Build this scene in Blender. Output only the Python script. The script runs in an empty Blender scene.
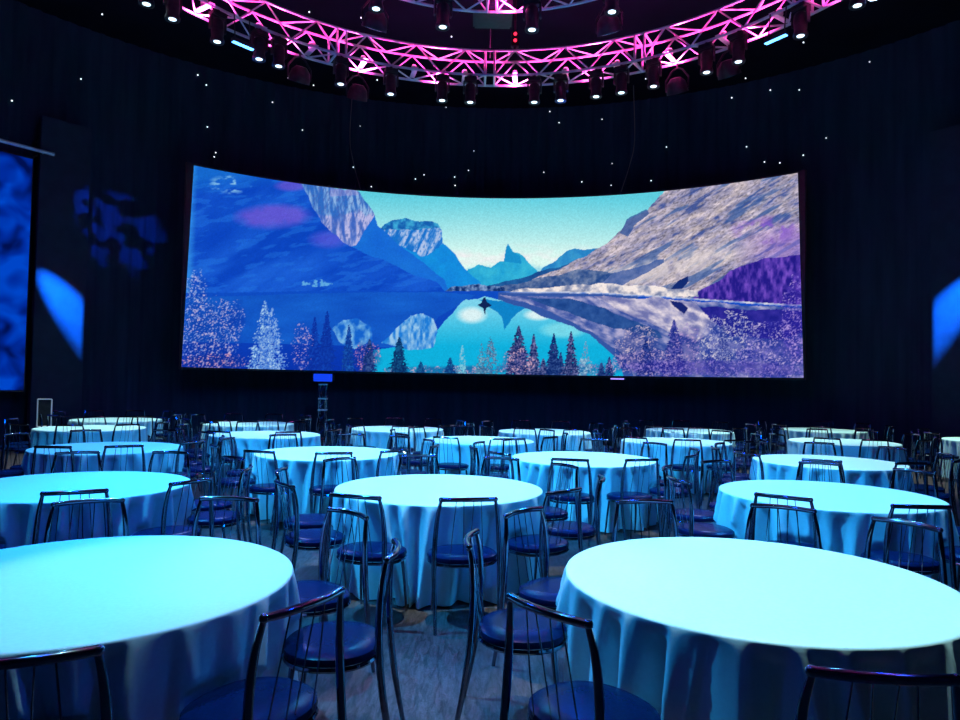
import bpy, bmesh, math, random
import numpy as np
from mathutils import Vector, Matrix

random.seed(7)
PI = math.pi
S = bpy.context.scene
COL = S.collection
CX, CY = 0.10, 8.45          # centre of the round room
R_WALL, R_SCR, H_CEIL = 13.5, 12.0, 10.5


def lin(c):
    return tuple(((v / 12.92) if v <= 0.04045 else ((v + 0.055) / 1.055) ** 2.4) for v in c)


def rgb255(r, g, b):
    return lin((r / 255, g / 255, b / 255))


def pol(r, deg, z=0.0):
    a = math.radians(deg)
    return Vector((CX + r * math.sin(a), CY + r * math.cos(a), z))


# ------------------------------------------------------------------ materials
def mat(name, color=(0.5, 0.5, 0.5), rough=0.5, metal=0.0, emit=None, strength=0.0, spec=0.5, sheen=0.0):
    m = bpy.data.materials.new(name)
    m.use_nodes = True
    b = m.node_tree.nodes['Principled BSDF']
    b.inputs['Base Color'].default_value = (*color, 1)
    b.inputs['Roughness'].default_value = rough
    b.inputs['Metallic'].default_value = metal
    b.inputs['Specular IOR Level'].default_value = spec
    if sheen:
        b.inputs['Sheen Weight'].default_value = sheen
    if emit:
        b.inputs['Emission Color'].default_value = (*emit, 1)
        b.inputs['Emission Strength'].default_value = strength
    return m


def noise_mat(name, c1, c2, scale=(1, 1, 1), nscale=5.0, detail=4, rough=0.6, rough2=None, bump=0.0, spec=0.3,
              metal=0.0, sheen=0.0, lo=0.35, hi=0.65):
    m = mat(name, c1, rough, metal, spec=spec, sheen=sheen)
    nt = m.node_tree
    N, L = nt.nodes, nt.links
    b = N['Principled BSDF']
    tc = N.new('ShaderNodeTexCoord')
    mp = N.new('ShaderNodeMapping')
    mp.inputs['Scale'].default_value = scale
    no = N.new('ShaderNodeTexNoise')
    no.inputs['Scale'].default_value = nscale
    no.inputs['Detail'].default_value = detail
    rp = N.new('ShaderNodeValToRGB')
    rp.color_ramp.elements[0].position = lo
    rp.color_ramp.elements[0].color = (*c1, 1)
    rp.color_ramp.elements[1].position = hi
    rp.color_ramp.elements[1].color = (*c2, 1)
    L.new(tc.outputs['Object'], mp.inputs['Vector'])
    L.new(mp.outputs[0], no.inputs['Vector'])
    L.new(no.outputs['Fac'], rp.inputs['Fac'])
    L.new(rp.outputs[0], b.inputs['Base Color'])
    if bump:
        bu = N.new('ShaderNodeBump')
        bu.inputs['Strength'].default_value = bump
        bu.inputs['Distance'].default_value = 0.01
        L.new(no.outputs['Fac'], bu.inputs['Height'])
        L.new(bu.outputs[0], b.inputs['Normal'])
    return m


M = {}
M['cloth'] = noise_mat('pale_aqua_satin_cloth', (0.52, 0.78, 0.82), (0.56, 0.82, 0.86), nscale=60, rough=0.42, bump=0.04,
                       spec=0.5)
M['chrome'] = noise_mat('dark_chrome', (0.20, 0.23, 0.30), (0.28, 0.32, 0.40), nscale=30, rough=0.11, metal=1.0)
M['seat'] = noise_mat('blue_vinyl', (0.0005, 0.007, 0.04), (0.001, 0.010, 0.055), nscale=80, rough=0.26, bump=0.02, spec=0.05)
M['steel'] = noise_mat('aluminium_truss', (0.80, 0.80, 0.82), (0.88, 0.88, 0.89), nscale=20, rough=0.34, metal=0.4)
M['black'] = noise_mat('black_housing', (0.012, 0.013, 0.017), (0.022, 0.024, 0.03), nscale=12, rough=0.45)
M['rubber'] = mat('black_rubber', (0.01, 0.01, 0.012), 0.8)
M['wood'] = noise_mat('plywood', (0.3, 0.2, 0.1), (0.4, 0.28, 0.15), scale=(1, 12, 1), nscale=6)
M['drape'] = noise_mat('black_drape', (0.010, 0.034, 0.062), (0.016, 0.046, 0.085), scale=(1, 1, 0.15), nscale=3, rough=0.9,
                       spec=0.1)
M['ceil'] = noise_mat('black_ceiling_paint', (0.001, 0.005, 0.011), (0.0015, 0.007, 0.016), nscale=1.2, rough=0.9, spec=0.1)
M['panel'] = noise_mat('dark_wall_panel', (0.012, 0.034, 0.062), (0.015, 0.042, 0.075), nscale=4, rough=0.8, spec=0.1)
M['cable'] = mat('grey_cable', (0.10, 0.11, 0.12), 0.5)
M['tape'] = mat('white_tape', (0.8, 0.8, 0.82), 0.5)
M['star'] = mat('star_lens', (1, 1, 1), 0.4, emit=(0.85, 0.93, 1.0), strength=1.7)
M['lens_lit'] = mat('lit_white_lens', (1, 1, 1), 0.2, emit=(0.62, 0.85, 1.0), strength=2.2)
M['lens_hot'] = mat('hot_white_lens', (1, 1, 1), 0.2, emit=(0.65, 0.85, 1.0), strength=9)
M['lens_bar'] = mat('blue_bar_lens', (1, 1, 1), 0.2, emit=(0.07, 0.32, 1.0), strength=6)
M['lens_dim'] = mat('dim_blue_lens', (0.02, 0.05, 0.1), 0.15, emit=(0.02, 0.09, 0.22), strength=0.45)
M['lens_red'] = mat('red_indicator', (0.4, 0, 0), 0.2, emit=(1, 0.02, 0.06), strength=3)
M['lens_yellow'] = mat('pale_indicator', (0.4, 0.4, 0.3), 0.2, emit=(0.8, 0.9, 0.75), strength=0.9)
M['lens_violet'] = mat('violet_lens', (0.4, 0.3, 0.6), 0.2, emit=(0.35, 0.25, 0.9), strength=1.6)
M['lens_blue'] = mat('blue_glow_face', (0.02, 0.05, 0.4), 0.3, emit=(0.005, 0.05, 0.75), strength=1.0)
M['lens_pink'] = mat('pink_wash_lens', (1, 0.3, 0.6), 0.3, emit=(1.0, 0.10, 0.42), strength=7)


def floor_mat():
    m = mat('dark_plank_carpet', (0.1, 0.09, 0.09), 0.55, spec=0.35)
    nt = m.node_tree
    N, L = nt.nodes, nt.links
    b = N['Principled BSDF']
    tc = N.new('ShaderNodeTexCoord')
    mp = N.new('ShaderNodeMapping')
    mp.inputs['Rotation'].default_value = (0, 0, math.radians(-12))
    mp.inputs['Scale'].default_value = (9.0, 1.6, 1.0)
    n1 = N.new('ShaderNodeTexNoise')
    n1.inputs['Scale'].default_value = 3.2
    n1.inputs['Detail'].default_value = 9
    n1.inputs['Roughness'].default_value = 0.72
    n1.inputs['Distortion'].default_value = 0.8
    r1 = N.new('ShaderNodeValToRGB')
    r1.color_ramp.elements[0].position = 0.36
    r1.color_ramp.elements[0].color = (0.014, 0.010, 0.012, 1)
    r1.color_ramp.elements[1].position = 0.68
    r1.color_ramp.elements[1].color = (0.165, 0.11, 0.125, 1)
    n2 = N.new('ShaderNodeTexNoise')
    n2.inputs['Scale'].default_value = 60
    mx = N.new('ShaderNodeMix')
    mx.data_type = 'RGBA'
    mx.blend_type = 'MULTIPLY'
    mx.inputs[0].default_value = 0.7
    bk = N.new('ShaderNodeTexBrick')
    bk.inputs['Scale'].default_value = 1.0
    bk.inputs['Brick Width'].default_value = 1.2
    bk.inputs['Row Height'].default_value = 0.16
    bk.inputs['Mortar Size'].default_value = 0.006
    bk.inputs['Color1'].default_value = (1, 1, 1, 1)
    bk.inputs['Color2'].default_value = (0.66, 0.66, 0.7, 1)
    bk.inputs['Mortar'].default_value = (0.25, 0.25, 0.25, 1)
    mb = N.new('ShaderNodeMapping')
    mb.inputs['Rotation'].default_value = (0, 0, math.radians(78))
    m2 = N.new('ShaderNodeMix')
    m2.data_type = 'RGBA'
    m2.blend_type = 'MULTIPLY'
    m2.inputs[0].default_value = 0.22
    L.new(tc.outputs['Object'], mp.inputs[0])
    L.new(tc.outputs['Object'], mb.inputs[0])
    L.new(mp.outputs[0], n1.inputs['Vector'])
    L.new(mb.outputs[0], bk.inputs['Vector'])
    L.new(tc.outputs['Object'], n2.inputs['Vector'])
    L.new(n1.outputs['Fac'], r1.inputs[0])
    L.new(r1.outputs[0], mx.inputs[6])
    L.new(n2.outputs['Fac'], mx.inputs[7])
    L.new(mx.outputs[2], m2.inputs[6])
    L.new(bk.outputs['Color'], m2.inputs[7])
    L.new(m2.outputs[2], b.inputs['Base Color'])
    bu = N.new('ShaderNodeBump')
    bu.inputs['Strength'].default_value = 0.25
    bu.inputs['Distance'].default_value = 0.01
    L.new(n1.outputs['Fac'], bu.inputs['Height'])
    L.new(bu.outputs[0], b.inputs['Normal'])
    return m


M['floor'] = floor_mat()

# ------------------------------------------------------------------ mesh helpers


def link(o, parent=None):
    COL.objects.link(o)
    if parent is not None:
        o.parent = parent
    return o


def obj(name, bm, m, parent=None, smooth=True):
    me = bpy.data.meshes.new(name)
    bmesh.ops.recalc_face_normals(bm, faces=bm.faces)
    bm.to_mesh(me)
    bm.free()
    if isinstance(m, (list, tuple)):
        for k in m:
            me.materials.append(k)
    else:
        me.materials.append(m)
    if smooth:
        me.polygons.foreach_set('use_smooth', [True] * len(me.polygons))
        try:
            me.set_sharp_from_angle(angle=math.radians(40))
        except Exception:
            pass
    return link(bpy.data.objects.new(name, me), parent)


def tag(o, label, cat, group=None, kind=None):
    o['label'] = label
    if cat:
        o['category'] = cat
    if group:
        o['group'] = group
    if kind:
        o['kind'] = kind
    return o


def thing(name, label, cat, loc=(0, 0, 0), rz=0.0, group=None):
    o = bpy.data.objects.new(name, None)
    o.empty_display_size = 0.1
    o.location = loc
    o.rotation_euler = (0, 0, rz)
    link(o)
    return tag(o, label, cat, group)


def struct(name, bm, m, smooth=True, label=None):
    o = obj(name, bm, m, None, smooth)
    o['kind'] = 'structure'
    if label:
        o['label'] = label
    return o


def copy_tree(o, parent=None):
    c = o.copy()
    COL.objects.link(c)
    c.parent = parent
    for ch in list(o.children):
        copy_tree(ch, c)
    return c


def sweep(bm, pts, radii, seg=8, cap=True, closed=False):
    pts = [Vector(p) for p in pts]
    n = len(pts)
    if not hasattr(radii, '__len__'):
        radii = [radii] * n
    rings = []
    up = None
    for i, p in enumerate(pts):
        if closed:
            t = (pts[(i + 1) % n] - pts[i - 1]).normalized()
        else:
            t = (pts[min(i + 1, n - 1)] - pts[max(i - 1, 0)]).normalized()
        if up is None:
            up = Vector((0, 0, 1)) if abs(t.z) < 0.9 else Vector((0, 1, 0))
        s = t.cross(up).normalized()
        up = s.cross(t).normalized()
        ring = []
        for k in range(seg):
            a = 2 * PI * k / seg
            ring.append(bm.verts.new(p + radii[i] * (math.cos(a) * s + math.sin(a) * up)))
        rings.append(ring)
    m = n if closed else n - 1
    for i in range(m):
        r0, r1 = rings[i], rings[(i + 1) % n]
        for k in range(seg):
            bm.faces.new((r0[k], r0[(k + 1) % seg], r1[(k + 1) % seg], r1[k]))
    if cap and not closed:
        bm.faces.new(rings[0][::-1])
        bm.faces.new(rings[-1])


def lathe(bm, prof, seg=24, mtx=None, cap=True):
    rings = []
    for r, z in prof:
        ring = []
        for k in range(seg):
            a = 2 * PI * k / seg
            v = Vector((r * math.cos(a), r * math.sin(a), z))
            if mtx is not None:
                v = mtx @ v
            ring.append(bm.verts.new(v))
        rings.append(ring)
    for i in range(len(rings) - 1):
        for k in range(seg):
            bm.faces.new((rings[i][k], rings[i][(k + 1) % seg], rings[i + 1][(k + 1) % seg], rings[i + 1][k]))
    if cap:
        bm.faces.new(rings[0][::-1])
        bm.faces.new(rings[-1])


def box(bm, cx, cy, cz, sx, sy, sz, mtx=None, bev=0.0):
    g = bmesh.ops.create_cube(bm, size=1.0)
    vs = g['verts']
    for v in vs:
        v.co = Vector((cx + v.co.x * sx, cy + v.co.y * sy, cz + v.co.z * sz))
        if mtx is not None:
            v.co = mtx @ v.co
    if bev:
        es = list({e for v in vs for e in v.link_edges})
        bmesh.ops.bevel(bm, geom=es, offset=bev, segments=2, affect='EDGES')


def spline(pts, n=6):
    """Catmull-Rom through 3D points."""
    P = [Vector(p) for p in pts]
    P = [P[0] * 2 - P[1]] + P + [P[-1] * 2 - P[-2]]
    out = []
    for i in range(1, len(P) - 2):
        for k in range(n):
            t = k / n
            a, b, c, d = P[i - 1], P[i], P[i + 1], P[i + 2]
            out.append(0.5 * ((2 * b) + (c - a) * t + (2 * a - 5 * b + 4 * c - d) * t * t + (3 * b - a - 3 * c + d) * t ** 3))
    out.append(P[-2])
    return out


def arc_wall(bm, R, a0, a1, z0, z1, n, amp=0.0, freq=0, nz=1, thick=0.0):
    """curved vertical sheet between two angles, optional pleats, optional thickness (outward)"""
    def col(R0, a, i):
        r = R0 + (amp * math.sin(freq * math.radians(a)) + amp * 0.5 * math.sin(freq * 2.3 * math.radians(a) + 1.3) if amp else 0)
        return [bm.verts.new(pol(r, a, z0 + (z1 - z0) * k / nz)) for k in range(nz + 1)]
    A = [col(R, a0 + (a1 - a0) * i / n, i) for i in range(n + 1)]
    for i in range(n):
        for k in range(nz):
            bm.faces.new((A[i][k], A[i + 1][k], A[i + 1][k + 1], A[i][k + 1]))
    if thick:
        B = [col(R + thick, a0 + (a1 - a0) * i / n, i) for i in range(n + 1)]
        for i in range(n):
            for k in range(nz):
                bm.faces.new((B[i][k], B[i][k + 1], B[i + 1][k + 1], B[i + 1][k]))
            bm.faces.new((A[i][0], B[i][0], B[i + 1][0], A[i + 1][0]))
            bm.faces.new((A[i][-1], A[i + 1][-1], B[i + 1][-1], B[i][-1]))
        for i in (0, n):
            for k in range(nz):
                bm.faces.new((A[i][k], A[i][k + 1], B[i][k + 1], B[i][k]))


# ------------------------------------------------------------------ the room
bm = bmesh.new()
lathe(bm, [(0.001, -0.2), (14.0, -0.2), (14.0, 0.0), (0.001, 0.0)], 96, Matrix.Translation((CX, CY, 0)), cap=False)
struct('floor', bm, M['floor'], False)
bm = bmesh.new()
lathe(bm, [(0.001, H_CEIL), (14.0, H_CEIL), (14.0, H_CEIL + 0.2), (0.001, H_CEIL + 0.2)], 96, Matrix.Translation((CX, CY, 0)), cap=False)
struct('ceiling', bm, M['ceil'], False)
for nm, a0, a1 in (('wall_back', -62, 62), ('wall_right', 62, 130), ('wall_front', 130, 230), ('wall_left', 230, 298)):
    bm = bmesh.new()
    arc_wall(bm, R_WALL + 0.03, a0, a1, 0, H_CEIL, int((a1 - a0) * 6), amp=0.022, freq=230, nz=1)
    struct(nm, bm, M['drape'])
# flat dark masking panels beside the side screens
for nm, a0, a1 in (('wall_panel_left', -53.8, -48.9), ('wall_panel_right', 53.35, 58.6)):
    bm = bmesh.new()
    p0, p1 = pol(12.95, a0), pol(12.95, a1)
    d = (p1 - p0)
    w = d.length
    ang = math.atan2(d.y, d.x)
    box(bm, w / 2, 0.09, 3.9, w, 0.18, 7.8, Matrix.Translation(p0) @ Matrix.Rotation(ang, 4, 'Z'), 0.01)
    struct(nm, bm, M['panel'], False)

# ------------------------------------------------------------------ picture on the big screen
def vnoise(x, y, seed=0):
    rs = np.random.RandomState(seed)
    T = rs.rand(256, 256)
    xi = np.floor(x).astype(int)
    yi = np.floor(y).astype(int)
    fx = x - xi
    fy = y - yi
    fx = fx * fx * (3 - 2 * fx)
    fy = fy * fy * (3 - 2 * fy)
    a = T[yi % 256, xi % 256]
    b = T[yi % 256, (xi + 1) % 256]
    c = T[(yi + 1) % 256, xi % 256]
    d = T[(yi + 1) % 256, (xi + 1) % 256]
    return (a * (1 - fx) + b * fx) * (1 - fy) + (c * (1 - fx) + d * fx) * fy


def fbm(x, y, s, seed=0, oc=4):
    v = 0
    amp = 0.5
    for o in range(oc):
        v = v + amp * vnoise(x / s, y / s, seed + o)
        amp *= 0.5
        s /= 2.0
    return v / (1 - 0.5 ** oc)


def inpoly(X, Y, P):
    ins = np.zeros(X.shape, bool)
    n = len(P)
    for i in range(n):
        x0, y0 = P[i]
        x1, y1 = P[(i + 1) % n]
        if y0 == y1:
            continue
        c = ((y0 > Y) != (y1 > Y)) & (X < (x1 - x0) * (Y - y0) / (y1 - y0) + x0)
        ins ^= c
    return ins


def paint(X, Y):
    """picture of a mountain lake; X 182..804, Y 165..376 picture units"""
    G = lambda r, g, b: np.array([r, g, b], float) / 255
    img = np.zeros(X.shape + (3,))
    wx = X + 5 * (fbm(X, Y, 16, 3) - 0.5)
    wy = Y + 5 * (fbm(X, Y, 16, 9) - 0.5)

    def put(mask, col, a=1.0):
        al = (mask.astype(float) * a)[..., None]
        img[:] = img * (1 - al) + np.asarray(col) * al

    def mixc(c1, c2, t):
        t = np.clip(t, 0, 1)[..., None]
        return c1 * (1 - t) + c2 * t
    one = np.ones(X.shape)
    # sky
    put(one, mixc(G(92, 200, 218), G(216, 244, 236), (Y - 196) / 62))
    cl = np.clip((fbm(X, Y * 2.4, 26, 21) - 0.45) * 4, 0, 1) * np.clip(1 - np.abs(Y - 257) / 14, 0, 1)
    put(cl, G(236, 232, 236))
    put(np.clip((fbm(X, Y * 2, 20, 22) - 0.5) * 4, 0, 1) * (Y > 262) * (Y < 285), G(120, 200, 225), 0.6)
    # distant hills
    put(inpoly(wx, wy, [(462, 292), (470, 270), (480, 266), (492, 268), (500, 262), (505, 262), (508, 244), (514, 252), (519, 254), (526, 259), (538, 272), (552, 276), (560, 292)]),
        mixc(G(26, 150, 205), G(60, 185, 215), fbm(X, Y, 7, 31)))
    put(inpoly(X, Y, [(505, 262), (507, 248), (509, 244), (513, 252), (521, 256), (523, 264)]), G(24, 140, 200))
    put(inpoly(wx, wy, [(530, 292), (544, 268), (556, 261), (566, 252), (576, 248), (584, 249), (597, 247), (610, 245), (600, 292)]),
        mixc(G(22, 105, 185), G(70, 170, 210), fbm(X, Y, 8, 33)))
    put(inpoly(wx, wy, [(462, 292), (500, 284), (540, 272), (575, 262), (600, 262), (640, 292)]),
        mixc(G(20, 62, 130), G(40, 110, 170), fbm(X, Y, 6, 35)))
    # second peak
    p2 = inpoly(wx, wy, [(378, 232), (384, 224), (392, 220), (404, 218), (418, 221), (430, 223), (439, 225), (442, 232), (443, 243), (452, 253), (466, 269), (482, 283), (484, 292), (380, 292)])
    put(p2, mixc(G(18, 122, 212), G(22, 150, 222), fbm(X, Y, 9, 37)))
    sn = p2 & (wy < 236 + (X - 384) * 0.42 - np.clip(X - 425, 0, 99) * 1.1 + 8 * fbm(X, Y, 5, 41))
    rock = fbm(X * 2.2 + Y * .9, Y * 0.55, 6, 43)
    put(sn, mixc(G(22, 110, 200), G(170, 190, 228), (rock - 0.38) * 4))
    put(sn, G(30, 110, 200), np.clip((vnoise(X * 0.8, Y * 0.5, 149) - 0.6) * 4, 0, 0.6))
    put(p2 & (wy < 228 + 3 * fbm(X, Y, 4, 2)), mixc(G(20, 90, 170), G(60, 165, 210), (fbm(X, Y, 4, 44) - 0.3) * 2.5))
    # first peak
    p1 = inpoly(wx, wy, [(296, 178), (320, 184), (345, 189), (358, 192), (363, 199), (369, 208), (374, 214), (378, 226), (392, 238), (408, 251), (428, 266), (447, 281), (452, 292), (300, 292)])
    put(p1, mixc(G(20, 96, 205), G(28, 118, 215), fbm(X, Y, 14, 45)))
    sn = p1 & (wy < 246 - np.clip(X - 357, 0, 99) * 1.6) & (wx < 376)
    rock = fbm(X * 2.4 - Y * 0.3, Y * 0.42, 7, 47)
    put(sn, mixc(G(60, 100, 190), G(178, 178, 222), (rock - 0.34) * 3.6))
    put(sn, mixc(G(40, 105, 190), G(125, 175, 222), (rock - 0.40) * 4), np.clip((216 + 14 * (fbm(X, Y, 6, 48) - .5) - wy) / 5, 0, 0.75))
    put(sn, G(66, 96, 176), np.clip((vnoise(X * 0.9 + Y * 0.2, Y * 0.25, 49) - 0.62) * 5, 0, 0.6))
    put(p1 & (X > 330) & (X < 358) & (wy < 196), G(170, 140, 205), 0.35)
    # the large left slope
    sl = inpoly(wx, wy, [(170, 150), (298, 150), (302, 186), (311, 204), (322, 224), (342, 240), (362, 252), (388, 263), (412, 274), (440, 284), (452, 296), (170, 296)])
    put(sl, mixc(G(10, 66, 186), G(26, 92, 208), (fbm(X + Y * 1.4, Y, 34, 51) - 0.3) * 2.2))
    put(sl, G(36, 116, 220), np.clip((fbm(X * 0.6 + Y, Y * 1.6, 8, 151, 5) - 0.52) * 4, 0, 0.4))
    put(sl, G(24, 122, 206), np.clip((196 - Y - (X - 190) * 0.12) / 36, 0, 0.55))
    put(sl, G(118, 84, 206), np.clip((1.25 - ((X - 272) / 40) ** 2 - ((Y - 216) / 13) ** 2) * (0.45 + 0.75 * fbm(X, Y, 10, 152)), 0, 0.72))
    put(sl, G(110, 84, 206), np.clip(1.0 - ((X - 292) / 22) ** 2 - ((Y - 185) / 7) ** 2, 0, 0.7))
    put(sl, G(88, 84, 210), np.clip(0.8 - ((X - 330) / 26) ** 2 - ((Y - 240) / 12) ** 2, 0, 0.7))
    put(sl, G(150, 205, 235), np.clip((fbm(X, Y * 2.2, 11, 53) - 0.56) * 9, 0, 1) * np.clip(1.2 - ((X - 226) / 22) ** 2 - ((Y - 183) / 10) ** 2, 0, 1))
    put(sl, G(60, 160, 225), np.clip(1 - (X - 183) / 11, 0, 0.5))
    # right mountain
    rm_p = [(664, 190), (656, 201), (646, 208), (636, 214), (627, 219), (620, 230), (608, 241), (597, 248), (585, 257), (568, 265), (550, 273), (528, 281), (498, 288), (480, 294), (480, 310), (815, 310), (815, 150), (672, 180)]
    rm = inpoly(wx, wy, rm_p)
    D = Y + 0.56 * (X - 480)
    Q = X - 0.5 * Y
    st = fbm(Q * 0.42, D * 1.9, 13, 55, 5)
    fine = fbm(Q * 0.7, D * 2.2, 4, 58, 3)
    st3 = fbm(Q * 0.8, D * 3.0, 7, 158, 4)
    base = mixc(G(122, 124, 170), G(222, 206, 212), (st * 0.55 + st3 * 0.45 - 0.30) * 2.5)
    base = base * (0.72 + 0.44 * fine[..., None])
    base = base * (1 - 0.28 * np.clip((0.42 - vnoise(Q * 0.5, D * 1.1, 159)) * 3, 0, 1))[..., None]
    put(rm, np.clip(base, 0, 1))
    put(rm, G(52, 76, 146), np.clip((0.40 - st * 0.6 - st3 * 0.4) * 9, 0, 0.75))
    put(rm, G(46, 84, 152), np.clip((fbm(Q * 0.3, D * 2.2, 13, 61) - 0.60) * 9, 0, 0.65) * (X > 560))
    put(rm, G(226, 214, 212), np.clip((fbm(X, Y, 16, 63) - 0.3) * 3, 0, 0.7) * np.clip(1.1 - ((X - 660 - (262 - Y)) / 95) ** 2 - ((Y - 268 + (X - 660) * 0.22) / 15) ** 2, 0, 1))
    put(inpoly(wx, wy, [(620, 232), (627, 217), (646, 206), (650, 212), (636, 224), (628, 236)]), G(52, 84, 150), 0.75)
    put(rm, G(122, 78, 196), np.clip((fbm(X, Y, 10, 65) - 0.42) * 5, 0, 0.75) * np.clip(1.2 - ((X - 770) / 36) ** 2 - ((Y - 228) / 15) ** 2, 0, 1))
    put(rm, G(150, 110, 208), np.clip((X - 735) / 90, 0, 0.5) * np.clip((Y - 215) / 20, 0, 1))
    put(rm & inpoly(wx, wy, [(566, 292), (590, 282), (606, 274), (640, 266), (664, 258), (664, 262), (640, 276), (612, 288), (600, 294)]), mixc(G(30, 66, 140), G(90, 110, 170), fbm(X, Y, 4, 66)), 0.8)
    put(rm & inpoly(wx, wy, [(480, 294), (500, 286), (545, 277), (590, 268), (615, 272), (600, 286), (570, 296)]), mixc(G(24, 62, 128), G(110, 128, 165), (fbm(X, Y, 4, 67) - 0.3) * 2), 0.85)
    fo = inpoly(wx, wy, [(690, 308), (700, 292), (722, 280), (735, 268), (752, 262), (775, 256), (815, 250), (815, 312), (690, 312)])
    put(rm & fo, mixc(G(34, 26, 132), G(112, 74, 190), (fbm(X * 1.6, Y * 0.7, 5, 69) - 0.32) * 2.4))
    put(rm & inpoly(wx, wy, [(672, 288), (680, 279), (690, 273), (691, 280), (684, 288), (675, 290)]), G(18, 42, 112))
    # shoreline buildings and beach
    put(inpoly(wx, wy, [(508, 293), (520, 288), (560, 286), (600, 283), (640, 284), (700, 290), (702, 296), (600, 296), (508, 296)]),
        mixc(G(120, 130, 165), G(240, 228, 224), (fbm(X, Y, 6, 71) - 0.30) * 3))
    put(inpoly(wx, wy, [(448, 292), (454, 288), (480, 285), (505, 288), (508, 294), (470, 295)]), mixc(G(10, 40, 100), G(130, 160, 205), (fbm(X, Y, 3.5, 73) - 0.35) * 2.6))
    put(inpoly(X, Y, [(304, 282), (320, 280), (334, 282), (336, 286), (318, 288), (304, 286)]), G(110, 185, 225), np.clip((fbm(X, Y, 3, 75) - 0.5) * 8, 0, 0.8))
    # lake: mirrored colours
    shore = 292 + np.clip(X - 600, 0, 300) * 0.052
    lk = Y > shore
    put(lk, mixc(G(14, 74, 190), G(8, 50, 168), (Y - 300) / 70))
    put(lk & inpoly(X, Y, [(182, 296), (440, 293), (478, 296), (440, 318), (420, 350), (182, 340)]), mixc(G(12, 70, 180), G(24, 100, 205), fbm(X * 0.5, Y * 2, 20, 77)))
    # reflected sky
    skyr = inpoly(wx, wy, [(468, 302), (486, 297), (505, 302), (528, 309), (548, 317), (570, 324), (590, 334), (604, 344), (616, 356), (628, 380), (366, 380), (378, 352), (400, 349), (428, 346), (436, 336), (446, 322), (458, 310)])
    put(lk & skyr, mixc(G(120, 206, 230), G(14, 172, 216), (Y - 305) / 42))
    put(lk & skyr, G(226, 240, 240), np.clip(1.15 - ((X - 474) / 16) ** 2 - ((Y - 316) / 9) ** 2, 0, 0.9) + np.clip(1.15 - ((X - 540) / 15) ** 2 - ((Y - 315) / 6) ** 2, 0, 0.9))
    put(lk & skyr, G(140, 222, 232), np.clip(1.0 - ((X - 565) / 26) ** 2 - ((Y - 330) / 9) ** 2, 0, 0.7))
    put(lk & inpoly(wx, wy, [(480, 300), (540, 305), (530, 309), (520, 313), (512, 318), (507, 330), (503, 318), (490, 308)]), G(14, 128, 196))
    put(lk & (Y > shore + 1) & (X > 500) & ~skyr & (X < 640), G(50, 84, 160))
    # reflected peaks
    put(lk & inpoly(wx, wy, [(384, 344), (398, 330), (412, 316), (424, 314), (434, 320), (440, 334), (436, 348), (412, 352)]), mixc(G(30, 120, 210), G(150, 195, 230), (fbm(X * 1.7, Y * 0.7, 5, 79) - 0.32) * 2.6))
    put(lk & inpoly(wx, wy, [(336, 330), (346, 322), (360, 320), (374, 328), (376, 342), (358, 350), (344, 344)]), mixc(G(20, 96, 200), G(120, 180, 225), (fbm(X, Y * 0.7, 5, 80) - 0.38) * 2.6))
    # reflected right shore
    rr = inpoly(wx, wy, [(500, 296), (600, 296), (815, 306), (815, 380), (640, 380), (622, 352), (600, 336), (575, 322), (545, 308)])
    st2 = fbm(X + 0.5 * Y, (Y - 0.42 * X) * 2.2, 12, 81, 4)
    put(lk & rr, mixc(G(56, 80, 156), G(176, 170, 205), (st2 - 0.34) * 2.6))
    put(lk & inpoly(wx, wy, [(528, 298), (570, 298), (600, 306), (660, 330), (664, 336), (640, 334), (600, 322), (570, 312)]), mixc(G(18, 56, 126), G(60, 100, 165), fbm(X, Y, 5, 82)))
    put(lk & inpoly(wx, wy, [(596, 296), (660, 297), (700, 303), (720, 322), (700, 340), (660, 326), (622, 310)]), mixc(G(110, 114, 170), G(226, 214, 222), (st2 - 0.3) * 2.4))
    put(lk & inpoly(wx, wy, [(672, 300), (682, 302), (690, 308), (686, 314), (676, 306)]), G(22, 36, 110))
    put(lk & inpoly(wx, wy, [(704, 306), (815, 308), (815, 326), (780, 336), (735, 334), (715, 320)]), mixc(G(16, 22, 124), G(60, 50, 160), fbm(X, Y, 5, 84)))
    put(np.abs(Y - shore - 0.3) < 0.9, G(225, 222, 228), np.clip((X - 500) / 40, 0, 0.85) * (0.4 + 0.8 * vnoise(X / 5, Y * 0, 85)))
    # islet
    put(inpoly(X, Y, [(479, 306), (483, 304), (485, 299), (487, 298), (489, 303), (494, 306), (488, 309), (487, 316), (485, 309)]), G(14, 34, 84))
    # foreground shrubs, left
    sp = vnoise(X * 1.05, Y * 1.05, 91)
    spb = vnoise(X * 0.7, Y * 0.7, 191)
    def shrub(cx, cy, rx, ry, ca, cb, dark, k, den=0.52):
        mk = np.clip(1.25 - ((X - cx) / rx) ** 2 - ((Y - cy) / ry) ** 2 + 1.3 * (fbm(X, Y, 7, 93 + k) - 0.5), 0, 1)
        put(mk, dark, 0.45)
        f = fbm(X, Y, 3.0, 94 + k, 3)
        put(mk > 0.25, mixc(np.asarray(ca), np.asarray(cb), (f - .3) * 2.5), np.clip((f * 0.3 + sp * 0.7 - den - 0.02) * 5, 0, 0.8))
    shrub(196, 300, 12, 34, G(120, 170, 230), G(205, 195, 225), G(14, 60, 165), 1, 0.55)
    shrub(210, 335, 28, 38, G(110, 150, 225), G(220, 196, 218), G(14, 50, 150), 2, 0.54)
    shrub(238, 318, 8, 22, G(90, 150, 225), G(190, 180, 220), G(12, 50, 160), 3, 0.6)
    shrub(214, 362, 34, 10, G(150, 150, 210), G(226, 160, 180), G(14, 40, 130), 4, 0.55)
    shrub(308, 350, 12, 26, G(120, 140, 215), G(222, 180, 205), G(14, 50, 160), 5, 0.56)
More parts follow.
